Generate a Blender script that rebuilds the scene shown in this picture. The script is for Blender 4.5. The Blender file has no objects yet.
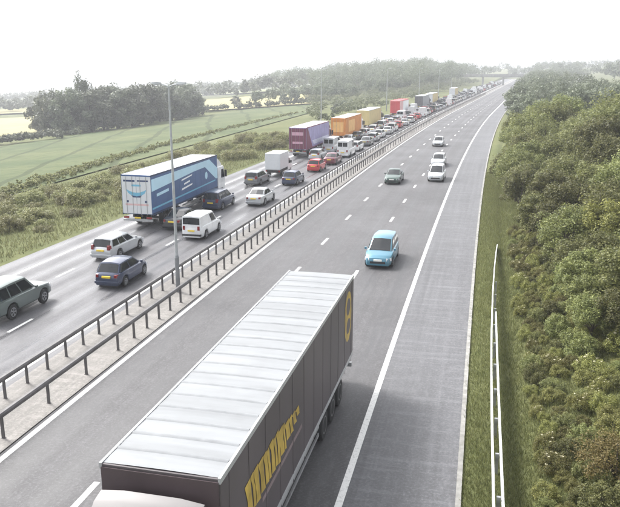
import bpy, bmesh, math, random
import numpy as np
from mathutils import Vector, Matrix

R = math.radians
sc = bpy.context.scene
col = sc.collection
random.seed(7)

# ------------------------------------------------------------------ camera
CAM_H = 12.23; PITCH = 0.2504; YAW = 0.2232; FPX = 724.0      # focal length in photo pixels (620 wide)
cd = bpy.data.cameras.new('camera'); cam = bpy.data.objects.new('camera', cd); col.objects.link(cam)
cam.location = (0, 0, CAM_H); cam.rotation_euler = (math.pi/2 - PITCH, 0, YAW)
cd.sensor_fit = 'HORIZONTAL'; cd.sensor_width = 36.0; cd.lens = FPX/620*36.0
cd.clip_start = 0.3; cd.clip_end = 12000
sc.camera = cam

# ------------------------------------------------------------------ sky, sun, exposure
SUN_EL, SUN_AZ = R(48), R(-62)          # azimuth measured from +Y towards +X: sun behind cloud to the left
w = bpy.data.worlds.new('World'); sc.world = w; w.use_nodes = True
nt = w.node_tree; bg = nt.nodes['Background']
sky = nt.nodes.new('ShaderNodeTexSky'); sky.sky_type = 'NISHITA'; sky.sun_disc = False
sky.sun_elevation = SUN_EL; sky.sun_rotation = SUN_AZ
sky.air_density = 1.0; sky.dust_density = 4.0; sky.ozone_density = 1.0
hs = nt.nodes.new('ShaderNodeHueSaturation'); hs.inputs['Saturation'].default_value = 0.16
nt.links.new(sky.outputs[0], hs.inputs['Color']); nt.links.new(hs.outputs[0], bg.inputs['Color'])
bg.inputs['Strength'].default_value = 0.15
sl = bpy.data.lights.new('sun', 'SUN'); sl.energy = 1.3; sl.angle = R(16); sl.color = (1.0, 0.97, 0.92)
sun = bpy.data.objects.new('sun', sl); col.objects.link(sun)
sd = Vector((math.sin(SUN_AZ)*math.cos(SUN_EL), math.cos(SUN_AZ)*math.cos(SUN_EL), math.sin(SUN_EL)))
sun.rotation_euler = sd.to_track_quat('Z', 'Y').to_euler(); sun.location = (-40, 40, 80)
sc.view_settings.view_transform = 'Standard'; sc.view_settings.look = 'None'
sc.view_settings.gamma = 1.0; sc.view_settings.use_curve_mapping = False
sc.view_settings.exposure = 1.5
HAZE = 0.00055

# ------------------------------------------------------------------ road frame and terrain
X0 = -3.34; K = 1.645e-4; YS = 220.0
def cx(Y): return K*Y*Y if Y < YS else K*YS*YS + 2*K*YS*(Y-YS)
def slope(Y): return 2*K*min(Y, YS)
def head(Y): return -math.atan(slope(Y))
def interp(t, T):
    if t <= T[0][0]: return T[0][1]
    for (a, za), (b, zb) in zip(T, T[1:]):
        if t <= b: return za + (zb-za)*(t-a)/(b-a)
    return T[-1][1]
GL = [(0,-.03),(2,-.05),(6,-.3),(16,-1.1),(40,-3.2),(70,-5.6),(100,-8),(200,-13.5),(300,-18),(450,-24),(600,-31),(800,-39),(1000,-46),(1500,-64),(3000,-105)]
GR = [(3.42,-.02),(4.75,-.05),(5.0,-.17),(5.35,-.16),(5.8,.0),(10,.75),(16,1.2),(30,2.0),(60,2.6),(200,3.5),(3000,12)]
def terrain(o, Y):
    if o < -26.1: z = interp(-o-26.1, GL)
    elif o < 3.42: z = -.25 if (o > -26.0 and o < 3.35) else -.03
    else: z = interp(o, GR)
    if o < -34 :
        f = min(1.0, (-o-34)/40.0)
        z += f*11.0*math.exp(-((o+120)/110.0)**2 - ((Y-640)/190.0)**2)
    if Y > 700: z += 14*min(1.0, (Y-700)/900.0)*math.exp(-((o-20)/420.0)**2) * (1 if (o < -26.1 or o > 3.42) else 0)
    return z
def P(o, Y, z=0.0): return Vector((X0+o+cx(Y), Y, z))
def o_of(X, Y): return X - X0 - cx(Y)
def ray(u, v):
    x = (u-310)/FPX; y = -(v-253.5)/FPX
    cp, sp = math.cos(PITCH), math.sin(PITCH); fz = -sp+y*cp; fy = cp+y*sp
    c, s = math.cos(YAW), math.sin(YAW)
    return Vector((x*c-fy*s, x*s+fy*c, fz))
def hit(u, v):
    """first terrain point seen along the direction of photo pixel (u, v)"""
    d = ray(u, v); t = 10.0; last = 10.0
    while t < 6000:
        q = d*t; z = CAM_H+q.z; o = o_of(q.x, q.y)
        if z < terrain(o, q.y): break
        last = t; t *= 1.01
    a, b = last, t
    for _ in range(25):
        m = (a+b)/2; q = d*m
        if CAM_H+q.z < terrain(o_of(q.x, q.y), q.y): b = m
        else: a = m
    q = d*b
    return Vector((q.x, q.y, terrain(o_of(q.x, q.y), q.y)))

# ------------------------------------------------------------------ materials
MATS = {}
def new_mat(name):
    m = bpy.data.materials.new(name); m.use_nodes = True; MATS[name] = m
    return m, m.node_tree, m.node_tree.nodes['Principled BSDF']
def N(nt, t, **kw):
    n = nt.nodes.new(t)
    for k, v in kw.items():
        if k in n.inputs.keys() if isinstance(k, str) else False: n.inputs[k].default_value = v
        else: setattr(n, k, v)
    return n
def c4(c, s=1.0): return (min(1, c[0]*s), min(1, c[1]*s), min(1, c[2]*s), 1)
def mix(nt, fac, a, b, mode='MIX'):
    n = nt.nodes.new('ShaderNodeMix'); n.data_type = 'RGBA'; n.blend_type = mode
    for s, v in ((0, fac), (6, a), (7, b)):
        if hasattr(v, 'is_output'): nt.links.new(v, n.inputs[s])
        else: n.inputs[s].default_value = v
    return n.outputs[2]
def math_n(nt, op, a, b=None, c=None, clamp=False):
    n = nt.nodes.new('ShaderNodeMath'); n.operation = op; n.use_clamp = clamp
    for i, v in enumerate((a, b, c)):
        if v is None: continue
        if hasattr(v, 'is_output'): nt.links.new(v, n.inputs[i])
        else: n.inputs[i].default_value = v
    return n.outputs[0]
def noise(nt, vec, scale, detail=4, rough=.55):
    n = nt.nodes.new('ShaderNodeTexNoise'); n.inputs['Scale'].default_value = scale
    n.inputs['Detail'].default_value = detail; n.inputs['Roughness'].default_value = rough
    if vec is not None: nt.links.new(vec, n.inputs['Vector'])
    return n.outputs['Fac']
def ramp(nt, fac, lo, hi):
    n = nt.nodes.new('ShaderNodeMapRange'); n.inputs[1].default_value = lo; n.inputs[2].default_value = hi
    nt.links.new(fac, n.inputs[0]); return n.outputs[0]
def scaled(nt, vec, s):
    n = nt.nodes.new('ShaderNodeMapping'); n.inputs['Scale'].default_value = s
    nt.links.new(vec, n.inputs['Vector']); return n.outputs[0]
def bump(nt, h, strength, dist, bsdf):
    n = nt.nodes.new('ShaderNodeBump'); n.inputs['Strength'].default_value = strength; n.inputs['Distance'].default_value = dist
    nt.links.new(h, n.inputs['Height']); nt.links.new(n.outputs[0], bsdf.inputs['Normal'])
def mat(name, base, rough=.5, metal=0.0, var=.18, scale=3.0, coat=0.0, spec=.5, bmp=0.0, dirt=0.0, stretch=(1,1,1)):
    if name in MATS: return MATS[name]
    m, nt, b = new_mat(name)
    tc = nt.nodes.new('ShaderNodeTexCoord'); v = scaled(nt, tc.outputs['Object'], stretch)
    n1 = noise(nt, v, scale, 5)
    cc = mix(nt, ramp(nt, n1, .3, .7), c4(base, 1-var), c4(base, 1+var))
    if dirt:
        n2 = noise(nt, tc.outputs['Object'], 1.3, 6, .65)
        cc = mix(nt, math_n(nt, 'MULTIPLY', ramp(nt, n2, .45, .75), dirt), cc, (.09, .08, .07, 1))
    nt.links.new(cc, b.inputs['Base Color'])
    b.inputs['Roughness'].default_value = rough; b.inputs['Metallic'].default_value = metal
    b.inputs['Specular IOR Level'].default_value = spec
    b.inputs['Coat Weight'].default_value = coat; b.inputs['Coat Roughness'].default_value = .06
    if bmp: bump(nt, noise(nt, v, scale*6, 4), bmp, .02, b)
    return m
def paint(name, c, metal=.25, rough=.36):
    return mat('paint_'+name, c, rough, metal, .06, 2.0, coat=.7, dirt=.22)

M = {}
M['glass'] = mat('car_glass', (.014,.017,.020), .05, 0, .1, 1.0, spec=.6)
M['tyre'] = mat('tyre_rubber', (.018,.018,.019), .8, 0, .3, 8)
M['rim'] = mat('wheel_alloy', (.42,.43,.45), .35, .8, .1, 4, dirt=.3)
M['steel_wheel'] = mat('painted_steel_wheel', (.13,.13,.135), .55, .3, .2, 5, dirt=.5)
M['black'] = mat('black_plastic', (.022,.022,.024), .55, 0, .25, 6)
M['chassis'] = mat('chassis_steel', (.035,.034,.036), .6, .3, .3, 5, dirt=.5)
M['red_lens'] = mat('tail_light_lens', (.20,.010,.011), .18, 0, .1, 5, coat=.6)
M['clear_lens'] = mat('headlight_lens', (.75,.77,.8), .12, .2, .1, 5, coat=.6)
M['yellow_plate'] = mat('rear_plate_yellow', (.75,.55,.06), .4, 0, .06, 5)
M['white_plate'] = mat('front_plate_white', (.78,.78,.74), .4, 0, .06, 5)
M['galv'] = mat('galvanised_steel', (.40,.41,.42), .45, .55, .22, 3.0, dirt=.35)
M['backlit_galv'] = mat('backlit_barrier_steel', (.125,.120,.122), .6, .35, .3, 2.5, dirt=.4)  # backlit darkness of the reserve barriers put into the steel colour, plus dirt
M['column'] = mat('lamp_column_steel', (.42,.44,.45), .5, .3, .15, 2.0, dirt=.25)
M['concrete'] = mat('kerb_concrete', (.27,.265,.25), .85, 0, .25, 4, bmp=.2, dirt=.35)
M['bridge'] = mat('bridge_concrete', (.33,.33,.32), .85, 0, .18, .6, dirt=.25)
M['bark'] = mat('bark', (.07,.055,.04), .9, 0, .4, 8, bmp=.5, stretch=(1,1,.25))
M['white_panel'] = mat('white_grp_panel', (.62,.64,.66), .38, 0, .05, 1.2, dirt=.10)

def foliage(name, lo, hi, trans=.22, objvar=.35):
    m, nt, b = new_mat(name)
    at = nt.nodes.new('ShaderNodeAttribute'); at.attribute_name = 'tint'
    oi = nt.nodes.new('ShaderNodeObjectInfo')
    cc = mix(nt, at.outputs['Fac'], c4(lo), c4(hi))
    hsn = nt.nodes.new('ShaderNodeHueSaturation')
    nt.links.new(math_n(nt, 'MULTIPLY_ADD', oi.outputs['Random'], .034, .484), hsn.inputs['Hue'])
    nt.links.new(math_n(nt, 'MULTIPLY_ADD', oi.outputs['Random'], objvar*2, 1-objvar), hsn.inputs['Value'])
    nt.links.new(cc, hsn.inputs['Color'])
    nt.links.new(hsn.outputs[0], b.inputs['Base Color']); b.inputs['Roughness'].default_value = .55
    b.inputs['Specular IOR Level'].default_value = .35
    tr = nt.nodes.new('ShaderNodeBsdfTranslucent'); nt.links.new(hsn.outputs[0], tr.inputs['Color'])
    ms = nt.nodes.new('ShaderNodeMixShader'); ms.inputs[0].default_value = trans
    nt.links.new(b.outputs[0], ms.inputs[1]); nt.links.new(tr.outputs[0], ms.inputs[2])
    nt.links.new(ms.outputs[0], nt.nodes['Material Output'].inputs[0])
    return m
M['leaf'] = foliage('roadside_tree_leaves', (.066,.080,.028), (.27,.275,.095), .36, .42)
M['leaf_yellow'] = foliage('yellowish_shrub_leaves', (.085,.092,.028), (.30,.285,.085), .36, .4)
M['leaf_hazed'] = foliage('haze_paled_leaves', (.085,.102,.07), (.19,.21,.135), .3, .25)  # distance haze and flare painted in: far leaves made paler in their colour
M['leaf_rust'] = foliage('rusty_leaves', (.085,.07,.022), (.22,.165,.055), .3, .0)
M['leaf_slope'] = foliage('slope_scrub_leaves', (.09,.11,.055), (.22,.235,.13), .3, .2)
M['scrub'] = foliage('scrub_leaves', (.11,.118,.046), (.33,.32,.14), .36, .25)
M['grass'] = foliage('verge_grass', (.10,.11,.04), (.24,.24,.095), .45, .0)
M['dry_grass'] = foliage('rough_dry_grass', (.10,.11,.045), (.27,.265,.13), .3, .0)
M['blossom'] = mat('cream_blossom', (.62,.58,.40), .7, 0, .15, 6)

def asphalt(name, base, tracks, wet, coarse=0.0, cross=0.0):
    m, nt, b = new_mat(name)
    uv = nt.nodes.new('ShaderNodeUVMap'); uv.uv_map = 'road'
    sep = nt.nodes.new('ShaderNodeSeparateXYZ'); nt.links.new(uv.outputs[0], sep.inputs[0])
    patch = noise(nt, uv.outputs[0], .12, 5, .6)
    streak = noise(nt, scaled(nt, uv.outputs[0], (3.2, .035, 1)), 1.0, 5, .6)
    grain = noise(nt, uv.outputs[0], 34, 3, .7)
    mid = noise(nt, scaled(nt, uv.outputs[0], (1.2, .5, 1)), 3.0, 5, .65)
    cc = mix(nt, ramp(nt, patch, .3, .7), c4(base, .82), c4(base, 1.18))
    cc = mix(nt, math_n(nt, 'MULTIPLY', ramp(nt, streak, .35, .7), .6), cc, c4(base, .55))
    cc = mix(nt, math_n(nt, 'MULTIPLY', ramp(nt, mid, .48, .74), .35+coarse), cc, c4(base, 1.75))
    if cross:
        cr = noise(nt, scaled(nt, uv.outputs[0], (.35, 3.2, 1)), 1.0, 4, .7)
        cc = mix(nt, math_n(nt, 'MULTIPLY', ramp(nt, cr, .5, .68), cross), cc, c4(base, 1.9))
    cc = mix(nt, math_n(nt, 'MULTIPLY', ramp(nt, grain, .35, .7), .35), cc, c4(base, .5))
    spk = noise(nt, uv.outputs[0], 11, 3, .75)
    cc = mix(nt, math_n(nt, 'MULTIPLY', ramp(nt, spk, .52, .70), .55), cc, c4(base, 1.9))
    cc = mix(nt, math_n(nt, 'MULTIPLY', ramp(nt, spk, .46, .32), .45), cc, c4(base, .45))
    ph = math_n(nt, 'MULTIPLY', math_n(nt, 'ADD', sep.outputs[0], tracks[1]), 2*math.pi/tracks[0])
    tr = math_n(nt, 'MULTIPLY_ADD', math_n(nt, 'COSINE', ph), .5, .5)
    tr = math_n(nt, 'MULTIPLY', tr, ramp(nt, streak, .2, .6), clamp=True)
    cc = mix(nt, math_n(nt, 'MULTIPLY', tr, .5), cc, c4(base, .5))
    nt.links.new(cc, b.inputs['Base Color'])
    rg = math_n(nt, 'SUBTRACT', .72, math_n(nt, 'MULTIPLY', tr, wet))
    rg = math_n(nt, 'ADD', rg, math_n(nt, 'MULTIPLY', math_n(nt, 'SUBTRACT', patch, .5), -wet*1.6), clamp=True)
    nt.links.new(rg, b.inputs['Roughness'])
    b.inputs['Specular IOR Level'].default_value = .5
    bump(nt, grain, .35, .012, b)
    return m
M['asphalt'] = asphalt('asphalt', (.088,.086,.090), (1.85, .925), .22, .15)
M['asphalt_damp'] = asphalt('damp_asphalt', (.112,.111,.119), (1.55, .78), .50)
M['shoulder'] = asphalt('hard_shoulder_asphalt', (.125,.126,.134), (9.0, 0), .10, .1, .55)
M['reserve'] = asphalt('pale_concrete_gravel', (.205,.193,.18), (7.0, 0), .05, .25, .6)

def line_paint():
    m, nt, b = new_mat('road_paint')
    g = nt.nodes.new('ShaderNodeNewGeometry')
    n1 = noise(nt, g.outputs['Position'], 9, 5, .7); n2 = noise(nt, g.outputs['Position'], .6, 3)
    f = math_n(nt, 'MULTIPLY', ramp(nt, n1, .50, .70), ramp(nt, n2, .2, .7))
    nt.links.new(mix(nt, f, (.74,.74,.72,1), (.26,.26,.25,1)), b.inputs['Base Color']); b.inputs['Roughness'].default_value = .6
    return m
M['line'] = line_paint()

def ground_mat(name, a, bcol, ccol, s1=.05, s2=.7, line=None):
    m, nt, b = new_mat(name)
    g = nt.nodes.new('ShaderNodeNewGeometry'); pos = g.outputs['Position']
    n1 = noise(nt, pos, s1, 6, .6); n2 = noise(nt, pos, s2, 6, .65); n3 = noise(nt, pos, 9, 3, .7)
    cc = mix(nt, ramp(nt, n1, .35, .65), c4(a), c4(bcol))
    cc = mix(nt, math_n(nt, 'MULTIPLY', ramp(nt, n2, .45, .7), .7), cc, c4(ccol))
    cc = mix(nt, math_n(nt, 'MULTIPLY', ramp(nt, n3, .4, .7), .4), cc, c4(a, .6))
    if line:
        ang, per = line
        mp = nt.nodes.new('ShaderNodeMapping'); mp.inputs['Rotation'].default_value = (0, 0, ang); nt.links.new(pos, mp.inputs['Vector'])
        sp = nt.nodes.new('ShaderNodeSeparateXYZ'); nt.links.new(mp.outputs[0], sp.inputs[0])
        ds = math_n(nt, 'ADD', sp.outputs[0], math_n(nt, 'MULTIPLY', noise(nt, pos, .03, 2), 6))
        fr = math_n(nt, 'FRACT', math_n(nt, 'DIVIDE', ds, per))
        tl = math_n(nt, 'LESS_THAN', fr, .10)
        cc = mix(nt, math_n(nt, 'MULTIPLY', tl, .6), cc, c4(a, .45))
    nt.links.new(cc, b.inputs['Base Color']); b.inputs['Roughness'].default_value = .95
    b.inputs['Specular IOR Level'].default_value = .15
    bump(nt, n2, .5, .25, b)
    return m
M['ground'] = ground_mat('rough_grassland', (.10,.115,.045), (.15,.155,.07), (.075,.09,.035))
M['pasture'] = ground_mat('pasture', (.075,.10,.045), (.135,.15,.07), (.055,.075,.032), .05, .35, (R(-20), 13.0))
M['straw'] = ground_mat('pale_crop', (.34,.31,.16), (.40,.365,.20), (.29,.275,.14), .02, .15)
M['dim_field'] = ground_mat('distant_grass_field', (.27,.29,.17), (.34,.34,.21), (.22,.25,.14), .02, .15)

# ------------------------------------------------------------------ mesh helpers
def tag(o, label=None, cat=None, group=None, kind=None):
    if label: o['label'] = label
    if cat: o['category'] = cat
    if group: o['group'] = group
    if kind: o['kind'] = kind
    return o
def link(name, me, parent=None):
    o = bpy.data.objects.new(name, me); col.objects.link(o)
    if parent: o.parent = parent
    return o
def empty(name, loc=(0,0,0), rz=0.0):
    o = bpy.data.objects.new(name, None); col.objects.link(o)
    o.location = loc; o.rotation_euler = (0, 0, rz); o.empty_display_size = .3
    return o
def copy_tree(o, parent=None):
    c = o.copy(); col.objects.link(c); c.parent = parent
    for ch in o.children: copy_tree(ch, c)
    return c
class MB:
    def __init__(s): s.v = []; s.f = []; s.mi = []
    def add(s, v, f, mi=0):
        n = len(s.v); s.v += [tuple(p) for p in v]; s.f += [tuple(n+i for i in q) for q in f]; s.mi += [mi]*len(f); return s
    def box(s, x0, x1, y0, y1, z0, z1, mi=0):
        v = [(x0,y0,z0),(x1,y0,z0),(x1,y1,z0),(x0,y1,z0),(x0,y0,z1),(x1,y0,z1),(x1,y1,z1),(x0,y1,z1)]
        return s.add(v, [(0,3,2,1),(4,5,6,7),(0,1,5,4),(1,2,6,5),(2,3,7,6),(3,0,4,7)], mi)
    def rings(s, rings, closed=True, cap=True, mi=0):
        n = len(rings[0]); v = [p for r in rings for p in r]; f = []
        for i in range(len(rings)-1):
            for j in range(n if closed else n-1):
                k = (j+1) % n
                f.append((i*n+j, i*n+k, (i+1)*n+k, (i+1)*n+j))
        if cap and closed:
            f.append(tuple(range(n-1, -1, -1))); f.append(tuple((len(rings)-1)*n+j for j in range(n)))
        return s.add(v, f, mi)
    def tube(s, pts, radii, n=8, mi=0):
        rr = []; pts = [Vector(p) for p in pts]
        for i, p in enumerate(pts):
            d = (pts[min(i+1, len(pts)-1)] - pts[max(i-1, 0)]).normalized()
            a = d.cross(Vector((0,0,1)));  a = a if a.length > 1e-3 else Vector((1,0,0)); a.normalize(); b = d.cross(a)
            rad = radii[i] if isinstance(radii, (list, tuple)) else radii
            rr.append([p + a*math.cos(2*math.pi*k/n)*rad + b*math.sin(2*math.pi*k/n)*rad for k in range(n)])
        return s.rings(rr, mi=mi)
    def build(s, name, mats, parent=None, smooth=None, bevel=0):
        me = bpy.data.meshes.new(name); me.from_pydata(s.v, [], s.f)
        mats = mats if isinstance(mats, list) else [mats]
        for m in mats: me.materials.append(m)
        if len(mats) > 1: me.polygons.foreach_set('material_index', s.mi)
        bm = bmesh.new(); bm.from_mesh(me); bmesh.ops.recalc_face_normals(bm, faces=bm.faces)
        if bevel: bmesh.ops.bevel(bm, geom=bm.edges[:], offset=bevel, segments=2, affect='EDGES', profile=.5)
        bm.to_mesh(me); bm.free()
        if smooth is not None:
            me.polygons.foreach_set('use_smooth', [True]*len(me.polygons)); me.set_sharp_from_angle(angle=R(smooth))
        me.update()
        return link(name, me, parent)
def sheet(name, verts, mat_, parent=None):        # one flat printed or glazed face
    m = MB(); m.add(verts, [tuple(range(len(verts)))]); 
    me = bpy.data.meshes.new(name); me.from_pydata(m.v, [], m.f); me.materials.append(mat_); me.update()
    return link(name, me, parent)

def ylist(a, b, near=3.0):
    out = [a]
    while out[-1] < b: out.append(out[-1] + max(near, out[-1]*.025))
    out[-1] = b; return out
def strip(name, o0, o1, ya, yb, z, mt, parent=None, no=1, kind=None):
    ys = ylist(ya, yb); v = []; f = []; uv = []
    for Y in ys:
        for i in range(no+1):
            o = o0+(o1-o0)*i/no; v.append(P(o, Y, z)); uv.append((o, Y))
    n = no+1
    for i in range(len(ys)-1):
        for j in range(no): f.append((i*n+j, i*n+j+1, (i+1)*n+j+1, (i+1)*n+j))
    me = bpy.data.meshes.new(name); me.from_pydata(v, [], f); me.materials.append(mt)
    ul = me.uv_layers.new(name='road')
    for l in me.loops: ul.data[l.index].uv = uv[l.vertex_index]
    me.update(); ob = link(name, me, parent)
    if kind: ob['kind'] = kind
    return ob

# ------------------------------------------------------------------ the setting: ground, roads, markings
def build_ground():
    os_ = [-5000,-3026,-2200,-1526,-1250,-1026,-900,-826,-720,-626,-550,-476,-400,-326,-280,-226,-180,-150,-126.1,-110,-96.1,-80,-66.1,-55,-42.1,-36,-32.1,-28.1,-26.15,-26.02,-20,-10,0,3.34,3.44,4.75,5.0,5.35,5.8,7,10,16,22,30,45,60,90,130,200,400,800,1500,3000,5000]
    ys = [-60,-20,5]; 
    while ys[-1] < 9000: ys.append(ys[-1]+max(6, ys[-1]*.06))
    v = []; f = []; n = len(os_)
    for Y in ys:
        for o in os_: v.append((X0+o+(cx(Y) if Y > 0 else 0), Y, terrain(o, Y)))
    for i in range(len(ys)-1):
        for j in range(n-1): f.append((i*n+j, i*n+j+1, (i+1)*n+j+1, (i+1)*n+j))
    me = bpy.data.meshes.new('ground'); me.from_pydata(v, [], f); me.materials.append(M['ground'])
    me.polygons.foreach_set('use_smooth', [True]*len(me.polygons)); me.update()
    link('ground', me)['kind'] = 'structure'
build_ground()
YE = 900.0
near_road = strip('oncoming_carriageway', -11.35, .12, 0, YE, 0, M['asphalt'], no=6, kind='structure')
shoulder = strip('hard_shoulder', .12, 3.28, 0, YE, 0, M['shoulder'], no=2, kind='structure')
far_road = strip('queueing_carriageway', -26.0, -14.25, 0, YE, 0, M['asphalt_damp'], no=6, kind='structure')
reserve = strip('central_reserve', -14.25, -11.35, 0, YE, .03, M['reserve'], no=2, kind='structure')
def kerb(o0, o1, zt):
    ys = ylist(0, YE); m = MB()
    m.rings([[P(o0, Y, -.2), P(o1, Y, -.2), P(o1, Y, zt), P(o0, Y, zt)] for Y in ys])
    m.build('kerb', M['concrete'])['kind'] = 'structure'
kerb(3.28, 3.44, .07)
strip('edge_line', -.11, .11, 0, YE, .004, M['line'], near_road)
strip('edge_line', -11.21, -10.99, 0, YE, .004, M['line'], near_road)
strip('edge_line', -14.85, -14.65, 0, YE, .004, M['line'], far_road)
strip('edge_line', -24.05, -23.83, 0, YE, .004, M['line'], far_road)
def dashes(o, y0, parent, wd, per=9.0, ln=2.0, end=330):
    y = y0
    while y < end:
        if y > 4:
            s = slope(y); v = []
            for k in (0, .5, 1):
                v += [P(o-wd/2, y-ln/2+ln*k, .004), P(o+wd/2, y-ln/2+ln*k, .004)]
            me = bpy.data.meshes.new('lane_dash'); me.from_pydata([tuple(q) for q in v], [], [(0,1,3,2),(2,3,5,4)]); me.materials.append(M['line'])
            link('lane_dash', me, parent)
        y += per
for o_ in (-3.7, -7.4):
    dashes(o_, 50.4, near_road, .2); dashes(o_, 8.3, near_road, .2, 8.45, 2.0, 45)
dashes(-18.1, 29.6-27, far_road, .17); dashes(-21.15, 29.6-27, far_road, .15)

# draped fields, laid out from where their corners are seen
def field(name, quad, mt, nu=22, nv=10, lift=.12):
    a, b, c, d = [Vector(q) for q in quad]          # near-left, near-right, far-right, far-left (photo pixels)
    v = []; f = []
    for j in range(nv+1):
        for i in range(nu+1):
            s, t = i/nu, j/nv
            q = (a*(1-s)+b*s)*(1-t) + (d*(1-s)+c*s)*t
            h = hit(q.x, q.y); v.append((h.x, h.y, h.z+lift+h.length*.0004))
    for j in range(nv):
        for i in range(nu): f.append((j*(nu+1)+i, j*(nu+1)+i+1, (j+1)*(nu+1)+i+1, (j+1)*(nu+1)+i))
    me = bpy.data.meshes.new(name); me.from_pydata(v, [], f); me.materials.append(mt)
    me.polygons.foreach_set('use_smooth', [True]*len(f)); me.update()
    link(name, me)['kind'] = 'structure'
field('pasture_field', [(-70,218),(318,111),(318,99),(-70,158)], M['pasture'], 40, 14)
field('crop_field', [(-70,146),(44,134),(44,117),(-70,124)], M['straw'], lift=.5)
field('crop_field', [(205,112),(312,105),(312,92),(205,101)], M['straw'], lift=.5)
field('crop_field', [(-70,118),(60,113),(60,109),(-70,113)], M['straw'], 16, 4, lift=.8)
field('crop_field', [(575,95),(700,97),(700,90),(575,89)], M['straw'], 14, 5, lift=.5)
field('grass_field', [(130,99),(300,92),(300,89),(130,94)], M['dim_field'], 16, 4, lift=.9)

# ------------------------------------------------------------------ foliage
def leaf_arrays(cent, rad, per, size, rng, up=.65, flat=1.0):
    n = len(cent)*per
    c = np.repeat(cent, per, 0); r = np.repeat(rad, per)
    d = rng.normal(size=(n,3)); d /= np.linalg.norm(d, axis=1)[:,None]
    rr = r*(.35+.65*rng.random(n)**.5)
    p = c + d*rr[:,None]*np.array([1,1,flat])
    nr = d*.7 + rng.normal(size=(n,3))*.5 + np.array([0,0,up]); nr /= np.linalg.norm(nr, axis=1)[:,None]
    t = np.cross(nr, rng.normal(size=(n,3))); t /= np.linalg.norm(t, axis=1)[:,None]
    b = np.cross(nr, t)
    s = size*(.6+.8*rng.random(n))[:,None]
    v = np.stack([p-t*s*.62, p-b*s*.36+nr*s*.1, p+t*s*.62, p+b*s*.36+nr*s*.1], 1).reshape(-1,3)
    ct = np.repeat(rng.random(len(cent)), per)
    tint = np.clip(.25*ct + .75*rng.random(n), 0, 1)
    return v, tint
def quads_object(name, v, tint, mt, parent=None):
    nf = len(v)//4
    me = bpy.data.meshes.new(name); me.vertices.add(len(v)); me.vertices.foreach_set('co', v.astype(np.float32).ravel())
    me.loops.add(nf*4); me.loops.foreach_set('vertex_index', np.arange(nf*4, dtype=np.int32))
    me.polygons.add(nf); me.polygons.foreach_set('loop_start', np.arange(0, nf*4, 4, dtype=np.int32))
    me.update(calc_edges=True)
    at = me.attributes.new('tint', 'FLOAT', 'FACE'); at.data.foreach_set('value', tint.astype(np.float32))
    me.materials.append(mt)
    return link(name, me, parent)
def crown_clumps(n, rx, rz, zc, rng, low=-.35):
    out = []
    while len(out) < n:
        d = rng.normal(size=3); d /= np.linalg.norm(d)
        if d[2] < low: continue
        k = .5+.5*rng.random()**.6
        out.append([d[0]*rx*k, d[1]*rx*k, zc+d[2]*rz*k])
    return np.array(out)
def make_tree(name, h, r, seed, mt, clumps=75, per=110, leaf=.13, low=False):
    rng = np.random.default_rng(seed); t = empty(name)
    zc = h*(.50 if low else .58); rz = h*(.48 if low else .42)
    cc = crown_clumps(clumps, r, rz, zc, rng, -.95 if low else -.35)
    cc[:,0] += r*.15*np.sin(cc[:,2]*2+seed); cr = r*(.16+.16*rng.random(clumps))
    v, tint = leaf_arrays(cc, cr, per, leaf, rng)
    quads_object('crown', v, tint, mt, t)
    m = MB(); tr = h*.022
    m.tube([(0,0,-.3),(.05*r,.0,h*.25),(-.04*r,.05*r,h*.5),(0,0,h*.8)], [tr*1.5, tr*1.1, tr*.8, tr*.25], 7)
    for i in range(0, clumps, 6):
        c = Vector(cc[i]); b = Vector((0, 0, max(.15*h, c.z*.55)))
        m.tube([b, (b+c)/2+Vector((0,0,.05*h)), c], [tr*.45, tr*.3, tr*.1], 5)
    m.build('trunk', M['bark'], t, smooth=60)
    return t
def make_bush(name, h, r, seed, mt, clumps=34, per=90, leaf=.10, blossom=False):
    rng = np.random.default_rng(seed); t = empty(name)
    cc = crown_clumps(clumps, r, h*.55, h*.42, rng, -.5); cr = r*(.2+.18*rng.random(clumps))
    v, tint = leaf_arrays(cc, cr, per, leaf, rng); v[:,2] = np.maximum(v[:,2], -.1)
    quads_object('crown', v, tint, mt, t)
    m = MB()
    for i in range(7):
        c = Vector(cc[i*3]); m.tube([(0,0,-.2), (c.x*.4, c.y*.4, c.z*.5), c], [.03*h, .02*h, .007*h], 5)
    m.build('stem', M['bark'], t, smooth=60)
    if blossom:
        top = cc[cc[:,2] > h*.5]; k = top[rng.integers(0, len(top), 11)] + rng.normal(size=(11,3))*.12 + np.array([0,0,.22*r])
        v, tint = leaf_arrays(k, np.full(11, .10), 26, .05, rng, 1.2, .4)
        quads_object('blossom', v, tint, M['blossom'], t)
    return t
def place(proto, flag, x, y, z, s, sz, rz, label, cat, group):
    o = proto if not flag else copy_tree(proto)
    o.location = (x, y, z); o.scale = (s, s, sz); o.rotation_euler = (0, 0, rz)
    tag(o, label, cat, group); return o

def stuff_wood(name, trees, label, mt, per_tree=(16, 26), leaf=.5, seed=1, cat='woodland'):
    rng = np.random.default_rng(seed); V = []; T = []
    for (x, y, z, h, r) in trees:
        cc = crown_clumps(per_tree[0], r, h*.40, h*.58, rng, -.2); cr = r*(.25+.2*rng.random(len(cc)))
        v, t = leaf_arrays(cc, cr, per_tree[1], leaf, rng); t = np.clip(t*.75+.25*rng.random(), 0, 1)
        V.append(v+np.array([x, y, z])); T.append(t)
    o = quads_object(name, np.concatenate(V), np.concatenate(T), mt)
    tag(o, label, cat, None, 'stuff'); return o

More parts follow.
